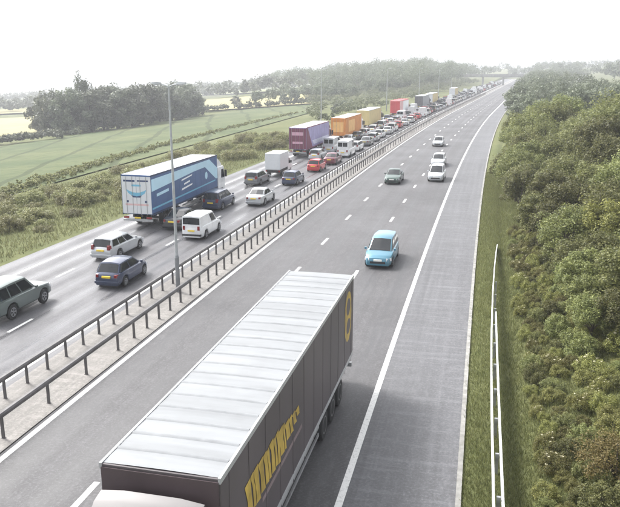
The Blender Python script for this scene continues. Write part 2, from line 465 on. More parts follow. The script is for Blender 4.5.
def wood_in(umin, umax, dens, hfun, seed, box, cond=None):
    """scatter trees over the ground inside a world box, keeping those the condition allows"""
    rng = random.Random(seed); out = []
    x0, x1, y0, y1 = box
    for _ in range(int(dens)):
        Y = y0+(y1-y0)*rng.random(); o = x0+(x1-x0)*rng.random()
        if cond and not cond(o, Y): continue
        h = hfun(o, Y)*(.75+.5*rng.random()); z = terrain(o, Y)
        p = P(o, Y, z); out.append((p.x, p.y, p.z, h, h*.36))
    return out

# roadside trees on the right bank: individuals near, one mass beyond
tree_protos = [make_tree('roadside_tree', 6.0, 2.0+.25*(i%3), 11+i, M['leaf'], 80, 120, .135) for i in range(5)]
used = [False]*5
rr = random.Random(5)
right_spots = []
def try_spot(o, Y, h, rad):
    for (a, b, hh, r2) in right_spots:
        if (a-o)**2+(b-Y)**2 < (.62*(rad+r2))**2: return
    right_spots.append((o, Y, h, rad))
for _ in range(5000):
    Y = 31+140*rr.random()**1.25
    omax = 4+ Y*.19+6-max(0, cx(Y)*.55)
    o = (5.6 if Y < 85 else 4.8)+(max(omax, 9)-5.6)*rr.random()
    if Y < 62 and o < 8.6-(Y-31)*.08: continue
    base = 2.6+min(1, (Y-31)/60)*2.6+min(1, max(0, (o-7)/8))*1.6
    h = base*(.75+.5*rr.random())
    rad = h*.36
    if o-rad < (4.1 if Y < 110 else 3.6): continue
    try_spot(o, Y, h, rad)
right_spots = sorted(right_spots, key=lambda s: s[1])[:150]
for (o, Y, h, rad) in right_spots:
    i = rr.randrange(5); s = h/6.0; p = P(o, Y, terrain(o, Y))
    place(tree_protos[i], used[i], p.x, p.y, p.z, s*1.08, s, rr.random()*6.28,
          'green broadleaf tree in the thicket beside the hard shoulder', 'tree', 'trees in the thicket on the right bank'); used[i] = True

for (o, Y, h) in ((10.6, 41.5, 4.4),):
    yt = make_tree('yellowish_tree', 6.0, 2.2, 19, M['leaf_yellow'], 80, 120, .135); yt.location = P(o, Y, terrain(o, Y)); yt.scale = (h/6, h/6, h/6)
    tag(yt, 'yellow-tinged tree at the right edge, lighter than the thicket around it', 'tree')
ob_ = make_bush('rusty_shrub', 1.6, 1.2, 35, M['leaf_rust'], 60, 170, .05)
ob_.location = P(7.9, 20.8, terrain(7.9, 20.8)); ob_.scale = (.9, .9, .8); tag(ob_, 'rusty orange shrub at the bottom right corner of the picture', 'shrub')
# near shrubs at the right
bush_protos = [make_bush('flowering_shrub', 1.5, 1.1, 31, M['leaf_yellow'], 44, 120, .075, True),
               make_bush('green_shrub', 1.6, 1.1, 32, M['leaf'], 44, 120, .085),
               make_bush('yellow_green_shrub', 1.3, 1.0, 33, M['leaf_yellow'], 44, 120, .07)]
bl = ['low shrub with cream blossom on the grassy right bank', 'dark green shrub on the right bank below the trees', 'yellow-green shrub without blossom on the right bank']
bused = [False]*3
for _ in range(2600):
    Y = 16.5+40*rr.random()**1.2; o = 5.8+(Y*.16+1.8)*rr.random()**1.15
    if Y > 36 and o > 9.5: continue
    k = rr.choice((0,1,2,2,1)); 
    if o < 7.4 or Y < 26: k = rr.choice((0,2,2,2,1))
    s = .22+.26*rr.random()+.50*min(1, max(0, (o-6.2)/3.5))*rr.random()
    if len(globals().get('bs', [])) >= 290: break
    if any((a-o)**2+(b-Y)**2 < (.80*(r1+s))**2 for (a, b, r1) in [x for x in globals().setdefault('bs', [])]): continue
    bs.append((o, Y, s)); p = P(o, Y, terrain(o, Y))
    place(bush_protos[k], bused[k], p.x, p.y, p.z, s, s*(.8+.4*rr.random()), rr.random()*6.28, bl[k], 'shrub', 'shrubs on the right bank %d' % k if False else ['blossoming shrubs on the right bank', 'dark shrubs on the right bank', 'yellow-green shrubs on the right bank'][k]); bused[k] = True

wr = wood_in(0, 0, 900, lambda o, Y: 6.2+2.2*min(1, (Y-150)/250), 3, (5.6, 75, 140, 680), lambda o, Y: o < 34-max(0, Y-170)*.06+max(0, Y-480)*.25)
stuff_wood('thicket', wr, 'dense green woodland running along the right side into the distance', M['leaf_hazed'], (18, 34), .42, 4)
wl = wood_in(0, 0, 620, lambda o, Y: 14, 8, (-260, -42, 385, 760), lambda o, Y: (o > -95-(Y-385)*.5) )
wl += wood_in(0, 0, 150, lambda o, Y: 8, 19, (-120, -60, 330, 600))
stuff_wood('woodland', wl, 'hazy wooded hill rising behind the stationary traffic', M['leaf_hazed'], (20, 30), .6, 5)
ws_ = wood_in(0, 0, 560, lambda o, Y: 3.2+1.2*min(1, (Y-190)/300), 18, (-150, -35, 175, 640), lambda o, Y: o > -40-(Y-170)*.30)
stuff_wood('hillside_scrub', [(x, y, z-.3, h, h*.6) for (x, y, z, h, r) in ws_], 'pale green scrub on the slope between the far wood and the queue', M['leaf_slope'], (12, 22), .40, 15, 'scrub')
wb = wood_in(0, 0, 520, lambda o, Y: 13, 12, (-420, 420, 700, 1150), lambda o, Y: abs(o+12) > 22 or Y > 800)
wb += wood_in(0, 0, 150, lambda o, Y: 12, 13, (62, 190, 470, 640))
stuff_wood('distant_woodland', wb, 'distant blue-grey woodland along the horizon beyond the bridge', M['leaf_hazed'], (14, 18), 1.1, 6)
def far_wood(pts, seed, h, n, spread):
    rng = random.Random(seed); out = []
    for (u, v) in pts:
        q = hit(u, v)
        for _ in range(n):
            x = q.x+rng.gauss(0, spread); y = q.y+rng.gauss(0, spread)
            hh = h*(.7+.6*rng.random()); out.append((x, y, terrain(o_of(x, y), y), hh, hh*.5))
    return out
hw = far_wood([(u, 113-.085*u*.9) for u in range(-60, 330, 9)], 4, 9, 5, 22)
hw += far_wood([(u, 104-.05*u) for u in range(-60, 320, 9)], 5, 12, 5, 40)
stuff_wood('hedgerow_woods', hw, 'pale grey-blue hedges and woods on the far slopes at left', M['leaf_hazed'], (10, 14), 1.5, 7, 'hedgerow')
hg = far_wood([(u, 113-.075*(u-200)) for u in range(196, 318, 4)], 9, 3.0, 3, 2.5)
hg += far_wood([(u, 146-.10*(u+10)) for u in range(-50, 60, 4)], 10, 2.4, 3, 2.5)
stuff_wood('field_hedge', hg, 'clipped dark hedges bordering the pale crop fields', M['leaf_hazed'], (8, 14), .5, 8, 'hedge')
hd = far_wood([(u, 195-.345*(u-8)+.00022*(u-8)**2) for u in range(-40, 300, 2)], 11, .7, 4, .9)
stuff_wood('boundary_hedge', hd, 'low scrubby hedge line between the rough bank and the pasture', M['scrub'], (5, 20), .18, 9, 'hedge')

# clump of tall trees standing in the fields at left: individuals
field_trees = [(46,133,97,1.0),(58,134,94,1.1),(72,134,91,1.0),(84,131,80,1.0),(92,132,92,1.1),(104,130,90,1.1),(118,129,89,1.2),(132,127,87,1.2),(146,125,86,1.2),(160,122,88,1.1),(172,121,85,1.2),(186,118,86,1.2),(197,116,93,1.0),(66,130,96,.9),(110,125,88,1.0),(152,121,87,1.0),(180,117,83,1.1)]
fp = [make_tree('field_tree', 10.0, 4.0, 51+i, M['leaf_hazed'], 75, 90, .40, True) for i in range(3)]
fu = [False]*3
for n_, (u, v, vt, wd) in enumerate(field_trees):
    q = hit(u, v); D = (q-Vector((0,0,CAM_H))).length; h = (v-vt)*D/FPX*1.02; i = n_ % 3
    lb = 'pale hazy tree in the dense clump at the edge of the pasture'; g = 'trees in the clump beyond the pasture'
    if vt == 80: lb, g = 'tallest thin-topped tree sticking out of the clump beyond the pasture', None
    o = place(fp[i], fu[i], q.x, q.y, q.z-.3, h/10*wd*(.55 if vt == 80 else 1.0), h/10, n_*1.7, lb, 'tree', g); fu[i] = True
    if g is None and 'group' in o: del o['group']
q = hit(236, 105); o = copy_tree(fp[0]); o.location = q; s = 9*q.length/FPX/10; o.scale = (s*1.4, s*1.4, s); tag(o, 'lone small dark tree clump in the pale crop field', 'tree')
if 'group' in o: del o['group']
for (u, v, s) in ((336,114,3.2),(344,111,3.6),(352,109,3.2)):
    q = hit(u, v); o = copy_tree(fp[(u)%3]); o.location = q; o.scale = (s/8, s/8, s/10); tag(o, 'dark bush at the edge of the pasture above the orange lorry', 'bush', 'bushes above the orange lorry')

# rough bank at left: shrubs and long grass
sp = [make_bush('bramble_bush', 1.2, 1.3, 61+i, M['scrub'], 36, 90, .11) for i in range(3)]
su = [False]*3; ss = []
for _ in range(1500):
    Y = 30+110*rr.random(); o = -29.5-15*rr.random()
    s = .5+.8*rr.random()
    if any((a-o)**2+(b-Y)**2 < (.82*(r1+s))**2 for (a, b, r1) in ss): continue
    if len(ss) >= 150: break
    ss.append((o, Y, s)); i = rr.randrange(3); p = P(o, Y, terrain(o, Y))
    place(sp[i], su[i], p.x, p.y, p.z-.1, s, s*(.7+.4*rr.random()), rr.random()*6.28, 'straggly olive bush among rough grass on the left bank', 'bush', 'bushes on the left bank'); su[i] = True

def blades(name, n, spot, hmin, hmax, wd, mt, label, seed):
    rng = np.random.default_rng(seed); V = np.zeros((n*4, 3)); T = rng.random(n)
    a = rng.random(n)*6.28; hh = hmin+(hmax-hmin)*rng.random(n)**1.5
    for i in range(n):
        o, Y = spot(rng); q = P(o, Y, terrain(o, Y)-.02)
        c, s = math.cos(a[i])*wd, math.sin(a[i])*wd; lx, ly = rng.normal(size=2)*hh[i]*.35
        V[i*4] = (q.x-c, q.y-s, q.z); V[i*4+1] = (q.x+c, q.y+s, q.z)
        V[i*4+2] = (q.x+c*.25+lx, q.y+s*.25+ly, q.z+hh[i]); V[i*4+3] = (q.x-c*.25+lx, q.y-s*.25+ly, q.z+hh[i])
    tag(quads_object(name, V, T, mt), label, 'grass', None, 'stuff')
def verge_spot(rng):
    Y = 15+75*rng.random()**1.6; return 3.46+ (2.7 + max(0, min(5, 4-(Y-15)*.05)))*rng.random(), Y
blades('verge_grass', 150000, verge_spot, .06, .26, .012, M['grass'], 'green grass verge beside the hard shoulder and white barrier', 3)
def bank_spot(rng):
    Y = 26+120*rng.random()**1.3; return -26.6-20*rng.random(), Y
blades('rough_grass', 60000, bank_spot, .10, .42, .03, M['dry_grass'], 'rough yellowish grass covering the left bank', 4)

# ------------------------------------------------------------------ vehicles
def bilerp(q, s, t):
    a, b, c, d = q                 # bottom0, bottom1, top1, top0
    return (a*(1-s)+b*s)*(1-t) + (d*(1-s)+c*s)*t
def pane(name, q, s0, s1, t0, t1, mt, parent, out=.008):
    q = [Vector(p) for p in q]; n = (q[1]-q[0]).cross(q[3]-q[0]).normalized()
    pts = [bilerp(q, s0, t0), bilerp(q, s1, t0), bilerp(q, s1, t1), bilerp(q, s0, t1)]
    m = MB(); c = sum(pts, Vector())/4
    top = [p+n*out for p in pts]; base = [c+(p-c)*1.02-n*.02 for p in pts]
    m.rings([base, top]); return m.build(name, mt, parent)

def bent_pane(name, lo, hi, t0, t1, parent, out=.014):
    """glass that follows the curved shell between two of its rings"""
    lo = [Vector(p) for p in lo[2:7]]; hi = [Vector(p) for p in hi[2:7]]
    for r in (lo, hi):
        for i in (0, 4): r[i] = r[i].lerp(r[1 if i == 0 else 3], .45)
    up = (hi[2]-lo[2]).normalized(); n = Vector((1,0,0)).cross(up); n = n if n.z > 0 else -n
    m = MB()
    a = [lo[i].lerp(hi[i], t0)+n*out for i in range(5)]; b = [lo[i].lerp(hi[i], t1)+n*out for i in range(5)]
    c = [p-n*.03 for p in a]; d = [p-n*.03 for p in b]
    m.rings([a+c[::-1], b+d[::-1]]); return m.build(name, M['glass'], parent)
KINDS = {
 # L, W, belt z table (y fraction -1..1), roof z, (rear base, rear roof, front roof, front base) as fractions of L/2, wheel radius, sill
 'hatchback': dict(L=4.0, W=1.72, top=[(-1,.62),(-.97,.80),(-.9,.93),(-.4,.94),(.3,.93),(.55,.90),(.85,.76),(.96,.66),(1,.50)], roof=1.47, gh=(-.93,-.70,.10,.52), wr=.31, ax=(-.62,.66)),
 'saloon':    dict(L=4.55, W=1.76, top=[(-1,.60),(-.98,.84),(-.9,.93),(-.55,.95),(.3,.93),(.5,.90),(.85,.76),(.96,.66),(1,.50)], roof=1.43, gh=(-.66,-.34,.10,.46), wr=.32, ax=(-.58,.63)),
 'estate':    dict(L=4.65, W=1.78, top=[(-1,.60),(-.98,.80),(-.93,.94),(-.4,.95),(.3,.93),(.5,.90),(.85,.77),(.96,.66),(1,.50)], roof=1.48, gh=(-.96,-.82,.08,.45), wr=.32, ax=(-.57,.63)),
 'suv':       dict(L=4.65, W=1.90, top=[(-1,.62),(-.985,.95),(-.95,1.10),(-.4,1.12),(.3,1.10),(.5,1.08),(.86,1.0),(.97,.90),(1,.62)], roof=1.84, gh=(-.97,-.90,.08,.38), wr=.39, ax=(-.56,.60), sill=.36),
 'mpv':       dict(L=4.4, W=1.80, top=[(-1,.62),(-.98,.85),(-.94,1.0),(-.4,1.02),(.3,1.0),(.6,.95),(.87,.80),(.97,.66),(1,.50)], roof=1.66, gh=(-.96,-.84,.18,.62), wr=.32, ax=(-.60,.64)),
 'van':       dict(L=4.3, W=1.74, top=[(-1,.60),(-.985,.9),(-.97,1.02),(-.4,1.04),(.3,1.02),(.55,.98),(.86,.82),(.97,.68),(1,.50)], roof=1.82, gh=(-.985,-.96,.18,.55), wr=.32, ax=(-.58,.64), blind=True),
 'panel_van': dict(L=5.4, W=1.98, top=[(-1,.62),(-.985,1.0),(-.97,1.15),(-.4,1.18),(.3,1.17),(.62,1.12),(.88,.98),(.97,.80),(1,.55)], roof=2.35, gh=(-.985,-.965,.38,.68), wr=.35, ax=(-.55,.66), blind=True),
}
def sect(w, zb, zt, crown=.025):
    h = zt-zb
    half = [(w*.90, zb), (w*.985, zb+h*.12), (w, zb+h*.45), (w*.99, zb+h*.72), (w*.955, zb+h*.93), (w*.86, zt), (w*.45, zt+crown)]
    return half
def wheel(parent, x, y, r, wd=.2, rim=True, steel=False):
    prof = [(-wd/2,r*.62),(-wd/2,r*.93),(-wd*.36,r),(wd*.36,r),(wd/2,r*.93),(wd/2,r*.62)]
    n = 20; m = MB(); sg = 1 if x > 0 else -1
    rings_ = [[(sg*a, rad*math.cos(2*math.pi*k/n), rad*math.sin(2*math.pi*k/n)) for k in range(n)] for a, rad in prof]
    m.rings(rings_, cap=True)
    o = m.build('wheel', M['tyre'], parent, smooth=40); o.location = (x, y, r)
    if rim:
        q = MB(); a = wd/2*sg
        q.rings([[(a*.8, r*.64*math.cos(2*math.pi*k/n), r*.64*math.sin(2*math.pi*k/n)) for k in range(n)],[(a*1.03, r*.60*math.cos(2*math.pi*k/n), r*.60*math.sin(2*math.pi*k/n)) for k in range(n)],
                 [(a*1.0, r*.50*math.cos(2*math.pi*k/n), r*.50*math.sin(2*math.pi*k/n)) for k in range(n)],[(a*.82, r*.44*math.cos(2*math.pi*k/n), r*.44*math.sin(2*math.pi*k/n)) for k in range(n)]], cap=False)
        if steel:
            q.rings([[(a*f, r*rd*math.cos(2*math.pi*k/n), r*rd*math.sin(2*math.pi*k/n)) for k in range(n)] for f, rd in ((.82,.44),(.60,.40),(.55,.24),(.95,.22),(.98,.12))], cap=True)
        for k in range(0 if steel else 5):
            t0 = 2*math.pi*k/5
            pts = []
            for rad, dt in ((.06,-1.2),(.52,-.20),(.52,.20),(.06,1.2)):
                pts.append((a*1.04, r*rad*math.cos(t0+dt), r*rad*math.sin(t0+dt)))
            q.rings([[(p[0]-.03*sg, p[1], p[2]) for p in pts], pts])
        q.build('rim', M['steel_wheel'] if steel else M['rim'], o, smooth=40)
    return o
def make_car(name, kind, pm):
    k = KINDS[kind]; L, W, rf = k['L'], k['W'], k['roof']; h2 = L/2; wr = k['wr']; sill = k.get('sill', .21)
    t = empty(name); Ra = wr*1.2; axs = [a*h2 for a in k['ax']]
    ys = set([-h2, -h2*.985, -h2*.95, h2*.95, h2*.985, h2]) | {h2*f for f, _ in k['top']}
    for a in axs:
        for i in range(-6, 7): ys.add(a+Ra*i/6*.999)
    for i in range(-8, 9): ys.add(h2*i/9)
    ys = sorted(ys); y2 = [ys[0]]
    for y in ys[1:]:
        if y-y2[-1] > .012: y2.append(y)
    rings_ = []
    for y in y2:
        f = y/h2; wv = W/2*(1-.19*abs(f)**7-.03*abs(f)**2)
        zt = interp(f, k['top']); zb = sill+(.10 if abs(f) > .99 else 0)
        for a in axs:
            if abs(y-a) < Ra: zb = max(zb, wr+math.sqrt(Ra*Ra-(y-a)**2)*.98)
        zb = min(zb, zt-.08)
        hf = sect(wv, zb, zt)
        rings_.append([(x, y, z) for x, z in hf] + [(0, y, zt+.035)] + [(-x, y, z) for x, z in reversed(hf)])
    m = MB(); m.rings(rings_); m.build('body', pm, t, smooth=32)
    u = MB(); u.box(-W*.33, W*.33, -h2*.93, h2*.93, sill-.03, .52); u.build('underbody', M['black'], t)
    # greenhouse
    yb, yr, yf, yfb = [g*h2 for g in k['gh']]
    wb, wt = W*.445, W*.365
    zb0 = interp(yb/h2, k['top'])-.02; zf0 = interp(yfb/h2, k['top'])-.01; zbm = interp(0, k['top'])-.03
    if k.get('blind'): wt = W*.42
    def ring(y, w0, z0, w1, z1):
        return [(w0, y, z0), (w0*.6+w1*.4, y, z0*.6+z1*.4), (w1, y, z1-.05 if z1-z0 > .1 else z1), (w1*.84, y, z1-.005), (0, y, z1+.03 if z1-z0 > .1 else z1+.02), (-w1*.84, y, z1-.005), (-w1, y, z1-.05 if z1-z0 > .1 else z1), (-(w0*.6+w1*.4), y, z0*.6+z1*.4), (-w0, y, z0)]
    g = MB(); zr = rf-.03
    R_ = [ring(yb, wb*.93, zb0-.05, wb*.90, zb0), ring(yr, wb*.97, zbm, wt*.95, zr-.02), ring((yr+yf)/2, wb, zbm, wt, rf), ring(yf, wb, zbm, wt*.97, zr), ring(yfb, wb*.95, zf0-.05, wb*.92, zf0)]; g.rings(R_)
    g.build('roof', pm, t, smooth=38)
    A = lambda w_, y, z: (w_, y, z)
    # windscreen and rear window as glazed panes set just proud of the shell
    ws = [A(-wb*.92, yfb, zf0), A(wb*.92, yfb, zf0), A(wt*.97, yf, zr-.03), A(-wt*.97, yf, zr-.03)]
    bent_pane('windscreen', R_[4], R_[3], .08, .92, t)
    rw = [A(-wb*.90, yb, zb0), A(wb*.90, yb, zb0), A(wt*.95, yr, zr-.05), A(-wt*.95, yr, zr-.05)]
    if kind == 'panel_van':
        for s0, s1 in ((.08,.47),(.53,.92)): pane('rear_window', rw, s0, s1, .42, .86, M['glass'], t, .03)
    else: bent_pane('rear_window', R_[0], R_[1], .14 if not k.get('blind') else .35, .88, t)
    segs = [(.06,.47),(.51,.93)] if not k.get('blind') else [(.66,.93)]
    if kind in ('estate', 'mpv', 'suv'): segs = [(.05,.29),(.33,.60),(.64,.93)]
    for sg in (1, -1):
        b0, b1 = (yb, yfb) if not k.get('blind') else (yb, yfb)
        qd = [Vector((sg*wb*.985, b0*.97+.0, zbm+.0)), Vector((sg*wb*.985, b1-.05, zbm)), Vector((sg*wt*.985, yf, zr-.05)), Vector((sg*wt*.985, yr, zr-.05))]
        qq = qd if sg > 0 else [qd[1], qd[0], qd[3], qd[2]]
        for s0, s1 in segs:
            a, b = (s0, s1) if sg > 0 else (1-s1, 1-s0)
            pane('side_window', qq, a, b, .10, .90, M['glass'], t, .028)
    for sg in (1, -1):
        m = MB(); zl = interp(.93, k['top']); m.rings([[(sg*W*.44, h2*.86, zl-.20), (sg*W*.44, h2*.86, zl-.02), (sg*W*.30, h2*.955, zl-.03), (sg*W*.30, h2*.955, zl-.18)],
                 [(sg*W*.475, h2*.90, zl-.20), (sg*W*.462, h2*.90, zl-.015), (sg*W*.30, h2*1.002, zl-.055), (sg*W*.30, h2*1.005, zl-.19)]])
        m.build('headlight', M['clear_lens'], t)
        m = MB(); tall = kind in ('estate','mpv','suv','van','panel_van'); z0, z1 = (.76, 1.06) if tall else (.68, .86)
        if kind == 'suv': z0, z1 = .85, 1.25
        m.rings([[(sg*W*.275, -h2*1.006, z0), (sg*W*.375, -h2*1.0, z0), (sg*W*.37, -h2*.998, z1), (sg*W*.28, -h2*1.0, z1)], [(sg*W*.29, -h2*.92, z0), (sg*W*.425, -h2*.92, z0), (sg*W*.41, -h2*.92, z1), (sg*W*.29, -h2*.92, z1)]]); m.build('tail_light', M['red_lens'], t, bevel=.01)
        m = MB(); m.box(*sorted((sg*W*.48, sg*W*.56)), yfb-.28, yfb-.15, zbm+.02, zbm+.16); m.build('mirror', pm, t, bevel=.02)
        for a in axs: wheel(t, sg*(W/2-.12), a, wr)
    m = MB(); m.box(-W*.43, W*.43, -h2*1.012, -h2*.93, sill+.11, sill+.26); m.build('rear_bumper', M['black'] if kind in ('van','suv') else pm, t, bevel=.03)
    m = MB(); m.box(-W*.27, W*.27, h2*.95, h2*1.008, sill+.13, sill+.27); m.build('grille', M['black'], t, bevel=.015)
    m = MB(); m.box(-.26, .26, -h2*1.02, -h2*.98, .66 if kind != 'suv' else .8, .77 if kind != 'suv' else .91); m.build('rear_plate', M['yellow_plate'], t)
    m = MB(); m.box(-.26, .26, h2*.99, h2*1.016, sill+.29, sill+.40); m.build('front_plate', M['white_plate'], t)
    return t

PAINTS = {'white': paint('white', (.76,.77,.78), 0), 'silver': paint('silver', (.52,.54,.56), .45), 'black': paint('black', (.02,.02,.024), .1), 'grey': paint('grey', (.17,.18,.19), .4),
          'dark blue': paint('dark_blue', (.035,.05,.10), .3), 'red': paint('red', (.50,.03,.035), .1), 'light blue': paint('light_blue', (.07,.215,.30), .25), 'dark green': paint('dark_green', (.045,.085,.07), .3),
          'maroon': paint('maroon', (.14,.03,.05), .25), 'grey-green': paint('grey_green', (.13,.16,.155), .35)}
CARS = {}
def car(kind, colour, o, Y, back=False, label=None, group=None, name=None, dz=0.0, yaw=0.0):
    key = (kind, colour); nm = name or {'suv':'off_road_car','mpv':'people_carrier'}.get(kind, kind)
    if key not in CARS: CARS[key] = t = make_car(nm, kind, PAINTS[colour])
    else: t = copy_tree(CARS[key])
    t.location = P(o, Y, .006+dz); t.rotation_euler = (0, 0, head(Y)+(math.pi if back else 0)+yaw)
    for kk in ('group',):
        if kk in t: del t[kk]
    return tag(t, label, 'van' if 'van' in kind else 'car', group)

# ---- oncoming carriageway
car('mpv', 'light blue', -2.55, 45.9, True, 'light blue hatchback following the big lorry', name='hatchback')
car('saloon', 'dark green', -6.3, 80.2, True, 'dark green saloon alone in the middle lane of the clear carriageway')
car('mpv', 'silver', -1.85, 83.0, True, 'silver people carrier beside the dark green saloon, near the hard shoulder')
car('estate', 'silver', -2.7, 95.8, True, 'silver estate car close behind the silver people carrier')
car('hatchback', 'silver', -4.9, 120.5, True, 'silver hatchback straddling the lanes, farthest clear oncoming car')

# ---- queue on the far carriageway: near individuals
L1, L2, L3 = -22.55, -19.75, -16.65
car('suv', 'grey-green', -19.85, 31.6, label='grey-green off-road car at the left edge of the picture')
car('hatchback', 'dark blue', -17.0, 38.0, label='dark blue hatchback next to the central barrier, nearest the camera', yaw=.03)
car('estate', 'silver', -20.35, 43.9, label='silver estate car behind the blue-and-white lorry', yaw=-.02)
car('van', 'white', -16.95, 50.6, label='small white van beside the blue-and-white lorry')
car('saloon', 'black', -19.7, 53.4, label='black saloon half hidden by the small white van')
car('mpv', 'dark blue', -19.75, 61.6, label='dark people carrier alongside the lorry cab, ahead of the black saloon')
car('saloon', 'silver', -16.75, 64.6, label='silver saloon by the barrier ahead of the small white van')
car('estate', 'grey', -20.75, 75.8, label='dark grey estate car right behind the white box van')
car('hatchback', 'dark blue', -16.9, 76.6, label='dark blue hatchback between the silver saloon and the red car')
car('hatchback', 'red', -16.9, 87.4, label='bright red hatchback next to the central barrier')
car('saloon', 'maroon', -16.5, 94.6, label='maroon saloon just ahead of the bright red hatchback')
car('panel_van', 'white', -16.55, 103.6, label='tall white panel van in the lane next to the barrier')
car('estate', 'silver', -19.6, 99.0, label='silver estate car beside the maroon lorry')
car('panel_van', 'silver', -19.5, 107.5, label='silver panel van between the maroon lorry and the tall white van')

# ---- lorries
def wall_pts(W2, y0, Lr, z0, H, pts, side, off=.004):
    x = (W2+off)*side
    out = [(x, y0+Lr*a, z0+H*b) for a, b in pts]
    return out if side > 0 else list(reversed(out))
def make_lorry(name, Lt, Ht, c, cab_paint, detail=True, decals=None, rear=None, deflector=None, W2=1.27):
    """articulated lorry, front towards +Y; origin under the trailer's rear edge. c: roof, side, rear, front materials"""
    t = empty(name); z0 = 1.18
    m = MB(); m.box(-W2, W2, 0, Lt, z0, Ht); b = m.build('trailer_body', c['side'], t, bevel=.02)
    # roof sheet with bows
    m = MB(); n = 24; rows = []
    for i in range(n*2+1):
        y = .05+(Lt-.1)*i/(n*2); zz = Ht+.006+(.008 if i % 2 else 0.0)
        rows.append([(-W2+.05, y, zz), (-W2*.5, y, zz+.012), (0, y, zz+.018), (W2*.5, y, zz+.012), (W2-.05, y, zz)])
    m.rings(rows, closed=False, cap=False); m.build('roof_sheet', c['roof'], t)
    if c.get('bows'):
        for i in range(1, 22):
            y = Lt*i/22; q = MB(); q.rings([[(x, y-.07, Ht+.004+cz), (x, y-.03, Ht+.030+cz), (x, y+.03, Ht+.032+cz), (x, y+.07, Ht+.004+cz)] for x, cz in ((-W2+.06, 0), (-W2*.5, .012), (0, .018), (W2*.5, .012), (W2-.06, 0))]); q.build('roof_bow', c['bows'], t, smooth=60)
    m = MB()
    for sg in (-1, 1):
        m.box(*sorted((sg*(W2-.045), sg*(W2+.012))), -.012, Lt+.012, Ht-.10, Ht+.028)
    m.build('top_rail', c.get('rail', M['chassis']), t)
    m = MB()
    for sg in (-1, 1): m.box(*sorted((sg*(W2-.03), sg*(W2+.010))), .0, Lt, z0-.06, z0+.10)
    m.build('bottom_rail', c.get('rail', M['chassis']), t)
    if detail:
        for sg in (-1, 1):
            for i in range(12):
                y = .5+(Lt-1.0)*i/11
                q = MB(); q.box(*sorted((sg*(W2+.001), sg*(W2+.009))), y-.025, y+.025, z0-.16, Ht-.12); q.build('curtain_strap', c['strap'], t)
    # rear doors
    for sg in (-1, 1):
        q = MB(); q.box(*sorted((sg*.012, sg*(W2-.05))), -.035, .02, z0+.05, Ht-.12); d = q.build('rear_door', c['rear'], t, bevel=.008)
        if detail:
            for xx in (.32, .85):
                q = MB(); q.tube([(sg*xx, -.055, z0-.02), (sg*xx, -.055, Ht-.1)], .016, 6); q.build('lock_rod', M['galv'], d)
    q = MB(); q.box(-W2+.02, W2-.02, -.03, .12, .62, .80); q.build('underrun_bar', c.get('bar', M['galv']), t, bevel=.015)
    for sg in (-1, 1):
        q = MB(); q.box(*sorted((sg*.75, sg*1.18)), -.05, .0, .84, 1.0); q.build('tail_light', M['red_lens'], t)
        q = MB(); q.box(*sorted((sg*.28, sg*.42)), .0, Lt-.6, .95, z0); q.build('chassis_rail', M['chassis'], t)
    q = MB(); q.box(-.26, .26, -.05, -.032, .85, .97); q.build('rear_plate', M['yellow_plate'], t)
    for ya in (2.3, 3.62, 4.94):
        for sg in (-1, 1): wheel(t, sg*1.06, ya, .52, .36, steel=True)
        q = MB(); q.tube([(-.95, ya, .52), (.95, ya, .52)], .07, 8); q.build('axle', M['chassis'], t)
    for sg in (-1, 1):
        for zz in (.55, .85):
            q = MB(); q.box(*sorted((sg*1.19, sg*1.235)), 5.8, Lt-4.2, zz, zz+.11); q.build('side_guard', M['galv'], t)
        q = MB(); q.box(*sorted((sg*.8, sg*.95)), Lt-3.5, Lt-3.3, .3, z0); q.build('landing_leg', M['chassis'], t)
    # tractor unit
    cf = Lt+2.15; cb = Lt-.05+.35
    prof = [(cb, .95), (cf-.05, .95), (cf, 1.25), (cf-.02, 1.95), (cf-.28, 2.95), (cf-.45, 3.05), (cb, 3.05)]
    m = MB(); m.rings([[(-1.24, y, z) for y, z in prof], [(1.24, y, z) for y, z in prof]]); cab = m.build('cab', cab_paint, t, bevel=.05)
    if deflector is None: deflector = cab_paint
    d = [(cb+.05, 3.04), (cf-.5, 3.04), (cf-.75, 3.35), (cb+.35, Ht-.42), (cb+.05, Ht-.36)]
    m = MB(); m.rings([[(-1.1, y, z) for y, z in d], [(-.6, y, z+.06) for y, z in d], [(.6, y, z+.06) for y, z in d], [(1.1, y, z) for y, z in d]]); m.build('roof_deflector', deflector, t, smooth=30)
    q = [Vector((1.16, cf+.01, 2.0)), Vector((-1.16, cf+.01, 2.0)), Vector((-1.1, cf-.25, 2.9)), Vector((1.1, cf-.25, 2.9))]
    pane('windscreen', q, .02, .98, .02, .98, M['glass'], t, .02)
    for sg in (-1, 1):
        q = [Vector((sg*1.24, cb+.75, 1.95)), Vector((sg*1.24, cf-.2, 1.9)), Vector((sg*1.24, cf-.42, 2.75)), Vector((sg*1.24, cb+.85, 2.75))]
        q = q if sg > 0 else [q[1], q[0], q[3], q[2]]
        pane('side_window', q, 0, 1, 0, 1, M['glass'], t, .012)
        q = MB(); q.box(*sorted((sg*1.28, sg*1.50)), cf-.28, cf-.16, 1.95, 2.65); q.build('mirror', M['black'], t, bevel=.03)
        q = MB(); q.box(*sorted((sg*.72, sg*1.18)), cf-.03, cf+.03, .75, .95); q.build('headlight', M['clear_lens'], t)
        wheel(t, sg*1.05, cf-1.35, .5, .32, steel=True); wheel(t, sg*1.0, Lt-1.6, .5, .5, steel=True)
        q = MB(); q.box(*sorted((sg*1.0, sg*1.22)), Lt-.9, cf-2.0, .45, .93); q.build('fuel_tank', M['galv'], t, bevel=.05)
    q = MB(); q.box(-1.22, 1.22, cf-.5, cf+.05, .4, .96); q.build('front_bumper', cab_paint, t, bevel=.05)
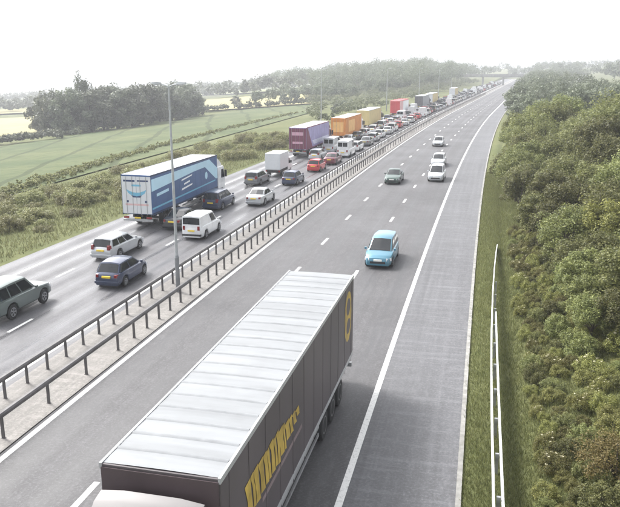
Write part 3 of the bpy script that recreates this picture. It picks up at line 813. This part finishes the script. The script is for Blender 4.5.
    q = MB(); q.box(-.8, .8, cf-.01, cf+.02, 1.15, 1.75); q.build('grille', M['black'], t)
    q = MB(); q.box(-.4, .4, Lt-3.0, cf-.6, .6, .95); q.build('tractor_chassis', M['chassis'], t)
    for (nm, pts, side, mt, off) in (decals or []):
        sheet(nm, wall_pts(W2, 0, Lt, z0+.1, Ht-z0-.22, pts, side, off), mt, t)
    for (nm, pts, mt, off) in (rear or []):
        sheet(nm, [((a-.5)*2*(W2-.05), -.035-off, z0+.05+(Ht-z0-.17)*b_) for a, b_ in pts], mt, t)
    if c.get('front'):
        q = MB(); q.box(-W2+.03, W2-.03, Lt+.004, Lt+.03, z0+.1, Ht-.06); q.build('front_wall', c['front'], t)
    return t
def put_lorry(t, o, Yrear, label, back=False, group=None):
    t.location = P(o, Yrear, .006); t.rotation_euler = (0, 0, head(Yrear+8)+(math.pi if back else 0)); tag(t, label, 'lorry', group); return t

gold = mat('gold_print', (.42,.29,.05), .5, 0, .35, 1.6); gold_dark = mat('bronze_print', (.15,.09,.05), .5, 0, .25, 2)
brown = mat('brown_curtain', (.078,.066,.072), .52, 0, .22, .5, dirt=.2, stretch=(1,1,.15))
brown_strap = mat('brown_strap', (.085,.072,.078), .6, 0, .15, 1)
pinkish = mat('dull_pink_print', (.20,.155,.16), .55, 0, .15, 2)
roofw = mat('white_roof_sheet', (.255,.265,.275), .6, 0, .14, .8, dirt=.12, spec=.2, stretch=(.25,2.2,1))
def slant(y, w, z0, z1, s): return [(y, z0), (y+w, z0), (y+w+s, z1), (y+s, z1)]
dec = []
# slanted gold marking near the front of the side facing the hard shoulder; local side -X after turning round is decided by 'back'
rs = random.Random(2)
yy = .575
while yy < .87:
    tt = (yy-.575)/.295; wv = .010+.016*rs.random(); lo = .47-.11*min(1, tt*2.2)+.03*rs.random(); hi = .60+.12*min(1, tt*2.2)-.04*rs.random(); md = lo+(hi-lo)*(.35+.3*rs.random()); nk = wv*(.1+.35*rs.random())
    dec.append(('gold_marking', [(yy, lo), (yy+wv, lo+.015), (yy+wv+.004-nk*.3, md-.02), (yy+wv-nk*.5+.008, md+.03), (yy+wv+.014, hi-.01), (yy+.013, hi), (yy+.008, md+.01), (yy+.003+nk*.4, md-.03)], -1, gold, .012)); yy += wv+.0018
dec.append(('pink_stripe', [(.56,.30),(.82,.30),(.82,.345),(.56,.345)], -1, pinkish, .005))
def oval(cy, cz, ry, rz, n=18): return [(cy+ry*math.cos(2*math.pi*i/n), cz+rz*math.sin(2*math.pi*i/n)) for i in range(n)]
dec += [('round_emblem', oval(.075, .60, .048, .33), -1, gold, .005), ('emblem_centre', oval(.075, .73, .026, .11), -1, brown, .009), ('emblem_centre', oval(.072, .47, .026, .10), -1, brown, .009)]
big = make_lorry('articulated_lorry', 14.9, 4.42, dict(roof=roofw, bows=mat('roof_bow_skin', (.235,.245,.255), .6, 0, .15, 2, spec=.2, dirt=.15), side=brown, rear=brown, strap=brown_strap, front=mat('dark_front_wall', (.075,.055,.06), .5, 0, .15, 1), rail=mat('pale_edge_rail', (.42,.43,.44), .5, .3, .1, 2)), PAINTS['maroon'], True, dec, None, mat('grey_deflector', (.17,.16,.16), .45, 0, .08, 1), 1.30)
put_lorry(big, -2.42, 26.85, 'huge articulated lorry with white roof and dark brown sides bearing gold markings', back=True)

blue = mat('blue_curtain', (.055,.11,.24), .45, 0, .15, .6, dirt=.08, stretch=(1,1,.2)); pale = mat('pale_blue_print', (.45,.66,.78), .45, 0, .06, 1); wht = mat('white_print', (.78,.80,.82), .45, 0, .05, 1)
navy = mat('navy_print', (.03,.055,.14), .45, 0, .1, 1); sky_b = mat('mid_blue_print', (.16,.42,.58), .45, 0, .08, 1); pinkr = mat('faint_red_print', (.62,.42,.42), .5, 0, .08, 1)
dec = [('pale_band', [(0,.60),(.60,.76),(.78,.78),(.97,.28),(1,.28),(1,.62),(.86,.98),(0,.93)], 1, pale, .011),
       ('white_stroke', [(.40,.60),(.56,.66),(.57,.70),(.41,.65)], 1, wht, .011), ('white_stroke', [(.44,.46),(.53,.50),(.53,.55),(.44,.51)], 1, wht, .011), ('white_stroke', [(.40,.32),(.56,.38),(.57,.43),(.41,.38)], 1, wht, .011),
       ('pale_oval', oval(.80, .50, .022, .12), 1, pale, .011), ('pale_line', [(0,.10),(.96,.22),(.96,.26),(0,.15)], 1, sky_b, .011), ('white_patch', [(.06,.42),(.22,.46),(.22,.54),(.06,.50)], 1, pale, .012)]
rear = [('arc_marking', [(.14,.66),(.22,.55),(.36,.48),(.5,.46),(.64,.48),(.78,.55),(.86,.66),(.76,.62),(.62,.58),(.5,.57),(.38,.58),(.24,.62)], sky_b, .004),
        ('arc_marking', [(.32,.50),(.5,.47),(.68,.50),(.64,.44),(.36,.44)], navy, .006), ('line_of_print', [(.06,.86),(.46,.86),(.46,.91),(.06,.91)], navy, .004), ('line_of_print', [(.54,.87),(.92,.87),(.92,.91),(.54,.91)], navy, .004), ('line_of_print', [(.34,.74),(.66,.74),(.66,.79),(.34,.79)], sky_b, .004),
        ('red_line', [(.1,.22),(.9,.22),(.9,.27),(.1,.27)], pinkr, .004), ('corner_mark', [(.14,.30),(.22,.30),(.22,.36),(.14,.36)], navy, .004), ('corner_mark', [(.78,.30),(.86,.30),(.86,.36),(.78,.36)], navy, .004)]
t = make_lorry('articulated_lorry', 14.0, 4.25, dict(roof=M['white_panel'], side=blue, rear=M['white_panel'], strap=mat('blue_strap', (.08,.14,.27), .6), rail=mat('navy_rail', (.03,.045,.09), .5)), PAINTS['white'], True, dec, rear)
put_lorry(t, -22.5, 51.2, 'blue and white articulated lorry with white rear doors and pale chevron')
mar = mat('maroon_curtain', (.16,.035,.075), .5, 0, .2, .8, dirt=.1, stretch=(1,1,.2)); lil = mat('lilac_print', (.33,.30,.50), .5, 0, .15, 1); lpk = mat('pink_print', (.55,.33,.42), .5, 0, .12, 1)
t = make_lorry('articulated_lorry', 13.6, 4.2, dict(roof=M['white_panel'], side=lil, rear=mar, strap=mat('lilac_strap', (.24,.2,.38), .6), rail=mar), PAINTS['maroon'], True,
               [('maroon_band', [(0,0),(.25,0),(.06,1),(0,1)], 1, mar, .011), ('pale_band', [(.3,.1),(.98,.1),(.98,.32),(.24,.32)], 1, mat('lilac_pale_print', (.6,.6,.72), .5), .011)],
               [('pink_block', [(.15,.66),(.85,.66),(.85,.82),(.15,.82)], lpk, .004), ('pink_block', [(.2,.25),(.8,.25),(.8,.36),(.2,.36)], lpk, .004)])
put_lorry(t, -22.6, 99.3, 'maroon and lilac articulated lorry with pale roof in the queue')
orn = mat('orange_box', (.62,.24,.05), .5, 0, .12, .8, dirt=.1); orl = mat('pale_orange_print', (.80,.46,.16), .5, 0, .1, 1)
t = make_lorry('articulated_lorry', 13.6, 4.1, dict(roof=M['white_panel'], side=orn, rear=orn, strap=mat('orange_strap', (.5,.19,.04), .6), rail=mat('orange_rail', (.42,.17,.04), .6)), PAINTS['white'], True, [('pale_panel', [(.18,.12),(.55,.12),(.55,.85),(.18,.85)], 1, orl, .011)], [('pale_panel', [(.12,.2),(.88,.2),(.88,.8),(.12,.8)], orl, .004)])
put_lorry(t, -21.8, 121.5, 'bright orange articulated lorry with pale roof in the queue')
cream = mat('cream_box', (.58,.47,.22), .5, 0, .08, .8, dirt=.12)
t = make_lorry('articulated_lorry', 13.6, 4.1, dict(roof=M['white_panel'], side=cream, rear=cream, strap=M['galv'], rail=M['galv']), PAINTS['dark green'], False)
put_lorry(t, -22.3, 145, 'yellowish articulated lorry just ahead of the orange lorry')
redm = mat('red_box', (.52,.06,.07), .5, 0, .12, .8, dirt=.1)
t = make_lorry('articulated_lorry', 13.6, 4.3, dict(roof=redm, side=mat('pale_red_box', (.70,.42,.42), .5, 0, .1, .8), rear=redm, strap=redm, rail=redm), PAINTS['red'], False, [('white_panel', [(.35,.1),(1,.1),(1,.95),(.35,.95)], 1, wht, .011)], None)
put_lorry(t, -22.6, 186, 'red and white articulated lorry far along the queue')
t = make_lorry('articulated_lorry', 13.6, 4.1, dict(roof=M['white_panel'], side=mat('grey_box', (.30,.31,.33), .5, 0, .1, .8), rear=mat('dark_box', (.10,.10,.11), .5), strap=M['galv'], rail=M['galv']), PAINTS['grey'], False)
put_lorry(t, -22.5, 226, 'grey articulated lorry with dark rear, beyond the red one')
t2 = make_lorry('articulated_lorry', 13.6, 4.1, dict(roof=M['white_panel'], side=cream, rear=M['white_panel'], strap=M['galv'], rail=M['galv']), PAINTS['white'], False)
put_lorry(t2, -22.5, 248, 'white-backed articulated lorry in the distant queue', group='distant white lorries')
for Y in (318,):
    q = copy_tree(t2); put_lorry(q, -22.5, Y, 'white-backed articulated lorry in the distant queue', group='distant white lorries')

# white box van
def make_box_van():
    t = empty('box_van')
    m = MB(); m.box(-1.08, 1.08, -3.0, 1.0, 1.0, 3.15); b = m.build('cargo_box', M['white_panel'], t, bevel=.03)
    q = MB(); q.box(-1.02, 1.02, -3.025, -2.99, 1.1, 3.0); q.build('roller_door', M['white_panel'], t)
    q = MB(); q.box(-.98, .98, -3.04, -2.9, .92, 1.02); q.build('tail_lift', M['galv'], t)
    q = MB(); q.box(-.9, .9, -2.9, 2.6, .55, .92); q.build('chassis', M['chassis'], t)
    prof = [(1.05,.45),(2.95,.45),(3.05,.75),(2.95,1.15),(2.3,1.35),(1.75,2.15),(1.05,2.25)]
    m = MB(); m.rings([[(-.98, y, z) for y, z in prof], [(.98, y, z) for y, z in prof]]); m.build('cab', PAINTS['white'], t, bevel=.04)
    pane('windscreen', [Vector((.9,2.31,1.37)), Vector((-.9,2.31,1.37)), Vector((-.82,1.78,2.12)), Vector((.82,1.78,2.12))], 0, 1, 0, 1, M['glass'], t, .02)
    for sg in (-1, 1):
        qd = [Vector((sg*.98,1.2,1.35)), Vector((sg*.98,2.15,1.35)), Vector((sg*.98,1.72,2.05)), Vector((sg*.98,1.2,2.1))]
        qd = qd if sg > 0 else [qd[1], qd[0], qd[3], qd[2]]
        pane('side_window', qd, 0, 1, 0, 1, M['glass'], t, .012)
        q = MB(); q.box(*sorted((sg*.8, sg*1.0)), -3.04, -2.98, .70, .90); q.build('tail_light', M['red_lens'], t)
        q = MB(); q.box(*sorted((sg*1.0, sg*1.2)), 2.05, 2.15, 1.35, 1.75); q.build('mirror', M['black'], t, bevel=.02)
        wheel(t, sg*.86, -1.75, .36, .26); wheel(t, sg*.86, 2.3, .36, .24)
    return t
t = make_box_van(); t.scale = (.86, .86, .86); t.location = P(-20.45, 83.2, .006); t.rotation_euler = (0, 0, head(85)); tag(t, 'white box van with a square plain rear, ahead of the dark grey estate', 'van')

# rest of the queue: mid-distance cars with parts, far ones as single small cars
rq = random.Random(21)
kinds = ['hatchback','saloon','estate','mpv','suv','panel_van','hatchback','saloon','estate','hatchback','saloon','hatchback']
cols = ['white','silver','silver','grey','black','dark blue','white','red','silver']
lorry_y = [(99.3,116),(121.5,138),(145,161),(186,202),(226,242),(248,264),(318,334)]
def mid_lane(o, y, lane_name, end, prev):
    while y < end:
        k = rq.choice(kinds); cl = rq.choice(cols)
        if k == 'panel_van': cl = 'white'
        if k == 'suv' and cl == 'silver': cl = 'black'
        Lc = KINDS[k]['L']
        if lane_name == 'inside' and any(a-2 < y+Lc and y < b+4 for a, b in lorry_y): y += 2; continue
        nm = cl+' '+{'suv':'off-road car','mpv':'people carrier','panel_van':'panel van'}.get(k, k)
        car(k, cl, o+rq.uniform(-.25, .25), y+Lc/2, label='%s in the %s lane, right in front of the %s' % (nm, lane_name, prev))
        prev = nm; y += Lc+1.8+rq.random()*2.6
    return y
y3 = mid_lane(L3, 108.5, 'barrier-side', 185, 'tall white panel van')
y2_ = mid_lane(L2, 112.5, 'middle', 185, 'silver panel van')
y1 = mid_lane(L1+.2, 163.5, 'inside', 185, 'yellowish lorry')
FAR = {}
def far_car(kind, cl):
    """a car a few pixels across: body, cabin glass and wheels in one mesh"""
    if (kind, cl) in FAR: return FAR[(kind, cl)]
    k = KINDS[kind]; L, W, rf = k['L'], k['W'], k['roof']; h2 = L/2; m = MB()
    rg = []
    for f in (-1, -.95, -.8, -.4, 0, .4, .7, .92, 1):
        wv = W/2*(1-.15*abs(f)**7); zt = interp(f, k['top']); hf = sect(wv, .25, zt); y = f*h2
        rg.append([(x, y, z) for x, z in hf]+[(-x, y, z) for x, z in reversed(hf)])
    m.rings(rg, mi=0)
    yb, yr, yf, yfb = [g*h2 for g in k['gh']]; wb, wt = W*.44, W*.37; zb = interp(0, k['top'])-.03
    m.rings([[(-wb, yb, zb), (wb, yb, zb), (wb, yfb, zb), (-wb, yfb, zb)], [(-wt, yr, rf-.07), (wt, yr, rf-.07), (wt, yf, rf-.07), (-wt, yf, rf-.07)]], mi=0 if k.get('blind') else 1)
    m.box(-wt, wt, yr-.04, yf+.04, rf-.065, rf, 0)
    for sg in (-1, 1):
        m.box(*sorted((sg*W*.36, sg*W*.47)), -h2*1.005, -h2*.96, .68, .92, 3)
        for a in k['ax']:
            r = k['wr']; m.rings([[(sg*(W/2-x), a*h2+r*math.cos(i*math.pi/5), r+r*math.sin(i*math.pi/5)) for i in range(10)] for x in (.22, -.012)], mi=2)
    o = m.build({'suv':'off_road_car','mpv':'people_carrier'}.get(kind, kind), [PAINTS[cl], M['glass'], M['tyre'], M['red_lens']])
    FAR[(kind, cl)] = o; o['first'] = 1
    return o
for o, y in ((L3, y3), (L2, y2_), (L1+.1, max(y1, 204))):
    while y < 640:
        k = rq.choice(kinds); cl = rq.choice(cols); Lc = KINDS[k]['L']
        if k == 'panel_van': cl = 'white'
        if o == L1+.1 and any(a-2 < y+Lc and y < b+4 for a, b in lorry_y): y += 2; continue
        src = far_car(k, cl)
        if 'first' in src: del src['first']; c = src
        else: c = src.copy(); col.objects.link(c)
        c.location = P(o+rq.uniform(-.3, .3), y+Lc/2, .006); c.rotation_euler = (0, 0, head(y))
        tag(c, 'tiny car or van in the distant queue below the bridge', 'car', 'cars in the distant queue')
        y += Lc+1.6+rq.random()*3.0+max(0, (y-300)*.006)

# ------------------------------------------------------------------ barriers, lamps, bridge
def barrier(name, o, ya, yb, posts, ztop, mt, label, beam=(.09, .16)):
    t = empty(name, P(o, ya, 0)); base = P(o, ya, 0)
    ys = ylist(ya, yb); m = MB(); w_, h_ = beam
    m.rings([[P(o-w_, Y, ztop-h_)-base, P(o+w_, Y, ztop-h_)-base, P(o+w_, Y, ztop-h_*.35)-base, P(o+w_*.55, Y, ztop)-base, P(o-w_*.55, Y, ztop)-base, P(o-w_, Y, ztop-h_*.35)-base] for Y in ys])
    m.build('rail', mt, t, smooth=30)
    q = MB(); q.box(-.05, .05, -.03, .03, -.15, ztop-h_+.01); q.box(-.075, .075, -.06, .06, .0, .012+.03)
    pm = None
    for Y in posts:
        if pm is None: pm = q.build('post', mt, t); ob = pm
        else: ob = pm.copy(); col.objects.link(ob)
        ob.location = P(o, Y, 0)-base
    return tag(t, label, 'barrier')
pn = [8.6+2.72*i for i in range(8)] + [29.2+1.36*i for i in range(60)]
pn += [pn[-1]+2.72*(i+1) for i in range(95)]
barrier('safety_barrier', -11.85, 6, 562, pn, .98, M['backlit_galv'], 'dark steel barrier nearer the clear carriageway in the central reserve')
pf = [8+1.42*i for i in range(110)]; pf += [pf[-1]+2.84*(i+1) for i in range(70)]
barrier('safety_barrier', -13.7, 6, 562, pf, .95, M['backlit_galv'], 'dark steel barrier along the queueing traffic, behind the other one')

def w_beam(name, t, base, pts, mt):
    """corrugated beam following (o, Y, z) points; face towards the road"""
    prof = [(0,-.155),(-.045,-.12),(-.045,-.06),(0,-.02),(0,.02),(-.045,.06),(-.045,.12),(0,.155)]
    m = MB(); rg = []
    for o, Y, z in pts:
        f = [P(o+a, Y, z+b)-base for a, b in prof]; bk = [P(o+a+.014, Y, z+b)-base for a, b in reversed(prof)]
        rg.append(f+bk)
    m.rings(rg); return m.build(name, mt, t)
overexposed_galv = mat('overexposed_galvanised_beam', (.70,.71,.71), .4, .25, .08, 3, dirt=.1)  # overexposed glare put into the base colour of plain galvanised steel
t = empty('verge_barrier', P(4.5, 10, 0)); base = P(4.5, 10, 0)
pts = [(4.33+.00065*(max(0, Y-24))**2, Y, .62 if Y < 42 else .62-(Y-42)*.058) for Y in [8+1.6*i for i in range(28)]]
w_beam('beam', t, base, pts, overexposed_galv)
w_beam('rear_beam', t, base, [(4.58, Y, .62) for Y in [8+2.8*i for i in range(10)]] + [(4.58, 34.6, .62)], overexposed_galv)
q = MB(); q.box(-.055, .055, -.04, .04, -.3, .66); pm = None
for i in range(14):
    Y = 9+2.4*i
    if pm is None: pm = q.build('post', M['galv'], t); ob = pm
    else: ob = pm.copy(); col.objects.link(ob)
    ob.location = P(4.455+.00065*(max(0, Y-24))**2, Y, 0)-base
tag(t, 'bright white steel barrier in the grass beside the hard shoulder', 'barrier')

def make_lamp(h, double):
    t = empty('lamp_post')
    m = MB(); m.tube([(0,0,-.1),(0,0,2.0)], [.125,.12], 12); m.tube([(0,0,1.98),(0,0,2.12)], [.13,.09], 12); m.build('base_section', mat('lamp_base_steel', (.22,.23,.24), .55, .3, .15, 2), t, smooth=40)
    m = MB(); m.tube([(0,0,2.1),(0,0,h*.6),(0,0,h)], [.088,.07,.045], 10); m.build('column', M['column'], t, smooth=40)
    for sg in ((-1, 1) if double else (1,)):
        m = MB(); m.tube([(0,0,h-.05),(sg*.25,0,h+.06),(sg*.5,0,h+.08)], [.035,.03,.025], 8); a = m.build('arm', M['column'], t, smooth=40)
        m = MB(); m.rings([[(sg*.45,-.06,h+.10),(sg*.45,.06,h+.10),(sg*.45,.05,h+.19),(sg*.45,-.05,h+.19)], [(sg*.62,-.14,h+.08),(sg*.62,.14,h+.08),(sg*.62,.09,h+.22),(sg*.62,-.09,h+.22)], [(sg*.95,-.10,h+.10),(sg*.95,.10,h+.10),(sg*.95,.06,h+.19),(sg*.95,-.06,h+.19)]])
        ln = m.build('lantern', M['column'], t, smooth=40)
        m = MB(); m.rings([[(sg*.55,-.09,h+.085),(sg*.55,.09,h+.085),(sg*.88,.08,h+.09),(sg*.88,-.08,h+.09)], [(sg*.62,-.05,h+.03),(sg*.62,.05,h+.03),(sg*.82,.05,h+.03),(sg*.82,-.05,h+.03)]])
        m.build('lens', M['clear_lens'], ln)
    return t
t = make_lamp(11.3, True); t.location = P(-12.75, 36.4, .03); t.rotation_euler = (0, 0, head(36)); tag(t, 'tall twin-armed lamp post standing between the two central barriers', 'lamp post')
lp = make_lamp(12.0, False); first = True
for (Y, lb) in ((148, 'lamp post on the left verge, before the orange lorry'), (222, 'lamp post rising behind the red and white lorry'), (286, 'lamp post on the left verge, third from the right'), (345, 'lamp post on the left verge, second from the right'), (398, 'farthest visible lamp post on the left verge')):
    t = lp if first else copy_tree(lp); first = False
    t.location = P(-31.5, Y, terrain(-31.5, Y)); t.rotation_euler = (0, 0, head(Y)); t.scale = (1.25, 1.25, 1.02); tag(t, lb, 'lamp post', 'lamp posts on the left verge')

def make_bridge(Y):
    t = empty('road_bridge', P(-11.5, Y, 0), head(Y))
    m = MB(); m.box(-40, 34, -4, 4, 5.7, 6.9); m.build('deck', M['bridge'], t, bevel=.05)
    for s in (-1, 1):
        q = MB(); q.box(-42, 36, s*4.05-.15, s*4.05+.15, 6.6, 8.1); q.build('parapet', M['bridge'], t)
    for x in (-16.0, -1.1, 16.6):
        q = MB(); q.box(x-.5, x+.5, -3.4, 3.4, -.3, 5.75); q.build('pier', M['bridge'], t, bevel=.08)
    for s in (-1, 1):
        x = -40 if s < 0 else 34
        q = MB(); q.rings([[(x, -4, -1.5), (x+s*24, -4, -1.5), (x+s*24, -4, 6.8), (x, -4, 6.8)], [(x, 4, -1.5), (x+s*24, 4, -1.5), (x+s*24, 4, 6.8), (x, 4, 6.8)]]); q.build('abutment', M['bridge'], t)
    tag(t, 'pale concrete road bridge crossing the motorway in the distance', 'bridge')
make_bridge(575)

# ------------------------------------------------------------------ the air
m = MB(); m.box(-4990, 4990, -55, 8900, -260, 60)
hm = bpy.data.materials.new('haze_air'); hm.use_nodes = True; hn = hm.node_tree; hn.nodes.clear()
ho = hn.nodes.new('ShaderNodeOutputMaterial'); pv = hn.nodes.new('ShaderNodeVolumePrincipled')
pv.inputs['Color'].default_value = (.93, .95, 1.0, 1); pv.inputs['Density'].default_value = HAZE; pv.inputs['Anisotropy'].default_value = .2
hn.links.new(pv.outputs[0], ho.inputs['Volume'])
hz = m.build('haze', hm); tag(hz, 'thin pale haze lying over the whole landscape', 'haze', None, 'stuff')
